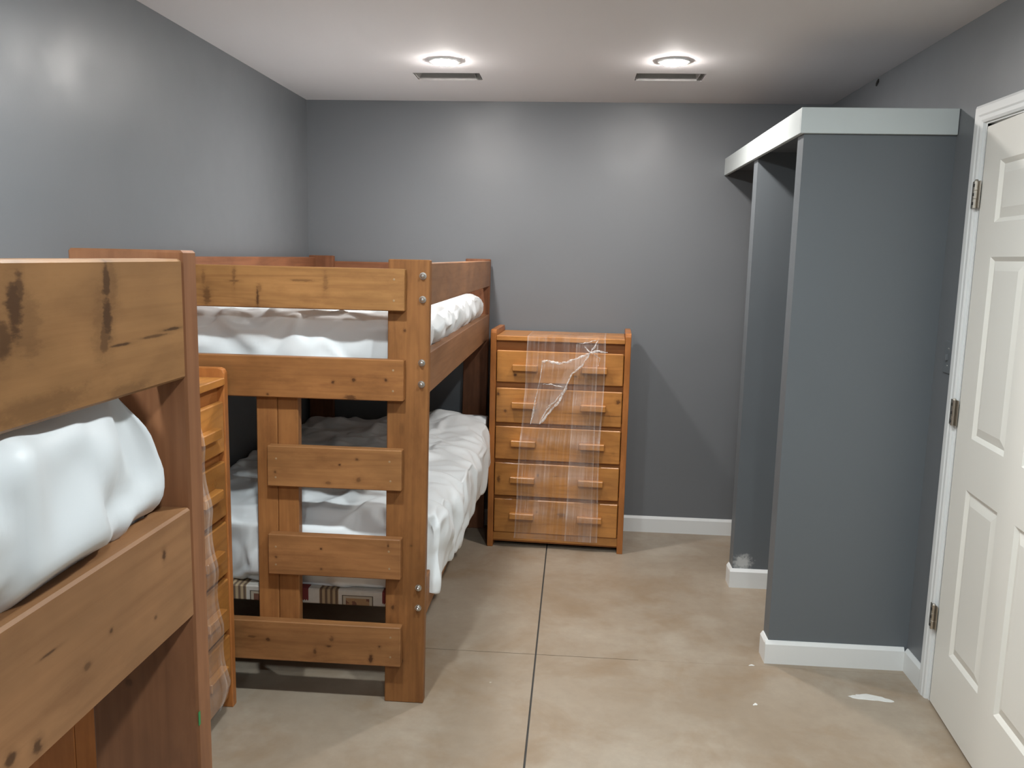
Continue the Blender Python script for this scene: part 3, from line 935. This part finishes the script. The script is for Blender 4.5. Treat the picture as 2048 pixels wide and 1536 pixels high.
# film round the middle of chest 1: over the top, down the front, over the handles
fr = empty('stretch_film', (-.055, 4.832, 0), math.radians(-2.6))
tag(fr, 'clear torn stretch film wrapped over the front of the chest at the back wall', 'plastic film')
path = [(-.02, 1.1745), (-.12, 1.1745), (-.24, 1.1748), (-DDP - .004, 1.1745), (-DDP - .0075, 1.168), (-DDP - .009, 1.14)]
yb_ = -DDP - .009
z = 1.12
while z > .05:
    # bulges out over each handle row
    bul = 0
    for (z0, z1) in DR:
        bul = max(bul, math.exp(-((z - (z1 - .088)) / .045) ** 2))
    path.append((yb_ - .026 * bul - .004, z)); z -= .02
NJ = 37
P = []
rn = np.random.RandomState(5)
for i, (yy, zz) in enumerate(path):
    t = min(1, max(0, (1.17 - zz) / 1.12))
    xl_ = -.170 - .055 * t + .004 * math.sin(9 * zz)
    xr_ = .238 - .010 * t + .005 * math.sin(7 * zz + 1)
    row = []
    for j in range(NJ):
        f = j / (NJ - 1)
        x = xl_ + (xr_ - xl_) * f
        bow = 0
        if zz < 1.13:
            # between the handles the film spans flat, at their outer ends it dips back
            bow = -.002 * math.sin(40 * x) * math.sin(11 * zz + 3 * x)
        row.append((x, yy + bow, zz))
    P.append(row)
sheet('film_sheet', P, M['film'], fr)
# second, narrower layer
P2 = []
for i, (yy, zz) in enumerate(path[5:]):
    row = []
    for j in range(15):
        f = j / 14
        x0_ = .085 - .03 * (1.12 - zz) / 1.1; x1_ = .20
        row.append((x0_ + (x1_ - x0_) * f, yy - .003 - .001 * math.sin(60 * f), zz))
    P2.append(row)
sheet('film_layer', P2, M['film'], fr)
# torn flap: a triangle hanging from upper right to lower left
def lp(a, b, t): return tuple(a[i] + (b[i] - a[i]) * t for i in range(3))
yF = -DDP - .052
A_, B_, C_, D_ = (-.088, yF, 1.045), (.252, yF + .012, 1.108), (-.142, yF, .712), (-.095, yF, .715)
top_pts = [(-.088, yF, 1.045), (-.06, yF - .004, 1.052), (-.03, yF, 1.046), (.0, yF - .003, 1.038), (.04, yF, 1.048), (.085, yF - .002, 1.066), (.13, yF, 1.085), (.165, yF - .002, 1.104), (.205, yF, 1.110), (.252, yF + .006, 1.106)]
right_pts = [(.165, yF, 1.104), (.120, yF - .003, 1.035), (.072, yF, .985), (.045, yF - .004, .925), (.025, yF, .880), (.005, yF - .004, .835), (-.035, yF, .790), (-.062, yF - .003, .750), (-.095, yF, .712)]
Pf = []
for i in range(14):
    t = i / 13
    left = lp(A_, C_, t)
    k = t * 8; i0 = min(7, int(k)); right = lp(right_pts[i0], right_pts[i0 + 1], k - i0)
    row = []
    for j in range(13):
        s_ = j / 12
        p = list(lp(left, right, s_))
        if i == 0:
            k2 = s_ * 7; i2 = min(6, int(k2)); p = list(lp(top_pts[i2], top_pts[i2 + 1], k2 - i2))
        p[1] += rn.uniform(-.004, .004)
        row.append(tuple(p))
    Pf.append(row)
ef = np.zeros((14, 13), np.float32); ef[:, -4:] = .5; ef[9:, :] = .55; ef[:2, :] = .5
sheet('torn_flap', Pf, M['film'], fr, ef)
def strand(pts, r, nm='film_strand'):
    fine = []
    for a, b in zip(pts, pts[1:]):
        for t in (0, .34, .67): fine.append(tuple(np.array(lp(a, b, t)) + rn.uniform(-.003, .003, 3)))
    fine.append(pts[-1])
    rad = [r * rn.uniform(.35, 1.5) for _ in fine]; rad[0] *= .5; rad[-1] *= .4
    link(nm, tube(nm, fine, rad), M['strand'], fr)
strand(top_pts, .0062)
strand(right_pts, .0055)
strand([A_, (-.098, yF, .95), (-.118, yF, .85), C_], .0022)
strand([(.165, yF + .01, 1.104), (.18, yF + .02, 1.13), (.20, yF + .03, 1.165)], .004)
strand([(.13, yF + .02, 1.13), (.165, yF, 1.104), (.215, yF + .02, 1.07), (.205, yF + .02, 1.03)], .0032)
strand([(-.06, yF, .80), (-.015, yF - .003, .835), (.03, yF, .90)], .0025)
strand([(-.085, yF, .925), (-.04, yF - .003, .928), (.03, yF, .915)], .0025)
strand([(-.142, yF, .712), (-.132, yF - .002, .75), (-.125, yF, .80)], .0045)
strand([(-.095, yF, .712), (-.07, yF - .002, .77), (-.03, yF, .83)], .003)
strand([(.10, yF + .025, 1.145), (.15, yF + .022, 1.155), (.21, yF + .025, 1.172)], .0022)

# film left hanging on the handles of chest 2
fr2 = empty('stretch_film', (-1.512, 2.358, 0), math.radians(90))
tag(fr2, 'clear stretch film hanging off the drawer handles of the chest between the beds', 'plastic film')
P3 = []
zz = 1.06
while zz > .10:
    t = (1.06 - zz) / .96
    bul = max(math.exp(-((zz - (z1 - .088)) / .05) ** 2) for (z0, z1) in DR)
    xr_ = .075 + .10 * min(1, t * 1.1) - (max(0, t - .92) / .08) * .08
    row = []
    for j in range(13):
        f = j / 12
        x = -.22 + (xr_ + .22) * f
        row.append((x, -DDP - .036 - .012 * bul - .018 * t - .002 * math.sin(30 * f + 9 * t), zz))
    P3.append(row); zz -= .03
sheet('film_sheet', P3, M['film'], fr2)
sheet('film_layer', [[(p[0] - .03 * (k / 12), p[1] - .004, p[2]) for k, p in enumerate(r)] for r in P3[3:]], M['film'], fr2)

# ------------------------------------------------------------------ small marks on the floor
def blot(name, cx, cy, rx, ry, rz, seed, label):
    r_ = random.Random(seed); n = 26; pts = []
    for k in range(n):
        a = 2 * math.pi * k / n
        f = 1 + .22 * math.sin(3 * a + seed) + r_.uniform(-.12, .12)
        pts.append((rx * f * math.cos(a), ry * f * math.sin(a)))
    vv = [(x, y, 0) for x, y in pts] + [(x * .9, y * .9, .0012) for x, y in pts]
    ff = [(k, (k + 1) % n, n + (k + 1) % n, n + k) for k in range(n)] + [tuple(range(n, 2 * n))]
    o = link(name, mesh_from(name, vv, ff), M['spill'], None, (cx, cy, .0003)); o.rotation_euler = (0, 0, rz)
    tag(o, label, 'paint mark')
blot('paint_spill', 1.143, 3.028, .075, .022, -.12, 3, 'large dried white paint spill on the floor in front of the closet baseboard')
blot('paint_drip', .748, 3.236, .011, .005, .2, 4, 'tiny white paint drip on the floor left of the closet corner baseboard')
blot('paint_drip', .70, 2.93, .010, .006, .7, 5, 'tiny white paint drip on the open floor well in front of the closet corner')

# stub of dark cable poking out where the right wall meets the ceiling
stub = tube('cable_stub', [(0, 0, 0), (-.006, -.004, -.008), (-.010, -.004, -.020), (-.011, -.002, -.030)], [.005, .0055, .005, .003], 8)
tag(link('cable_stub', stub, M['dark'], None, (XR + .001, 4.16, ZC - .012)), 'short dark cable stub at the top of the right wall under the ceiling', 'cable')
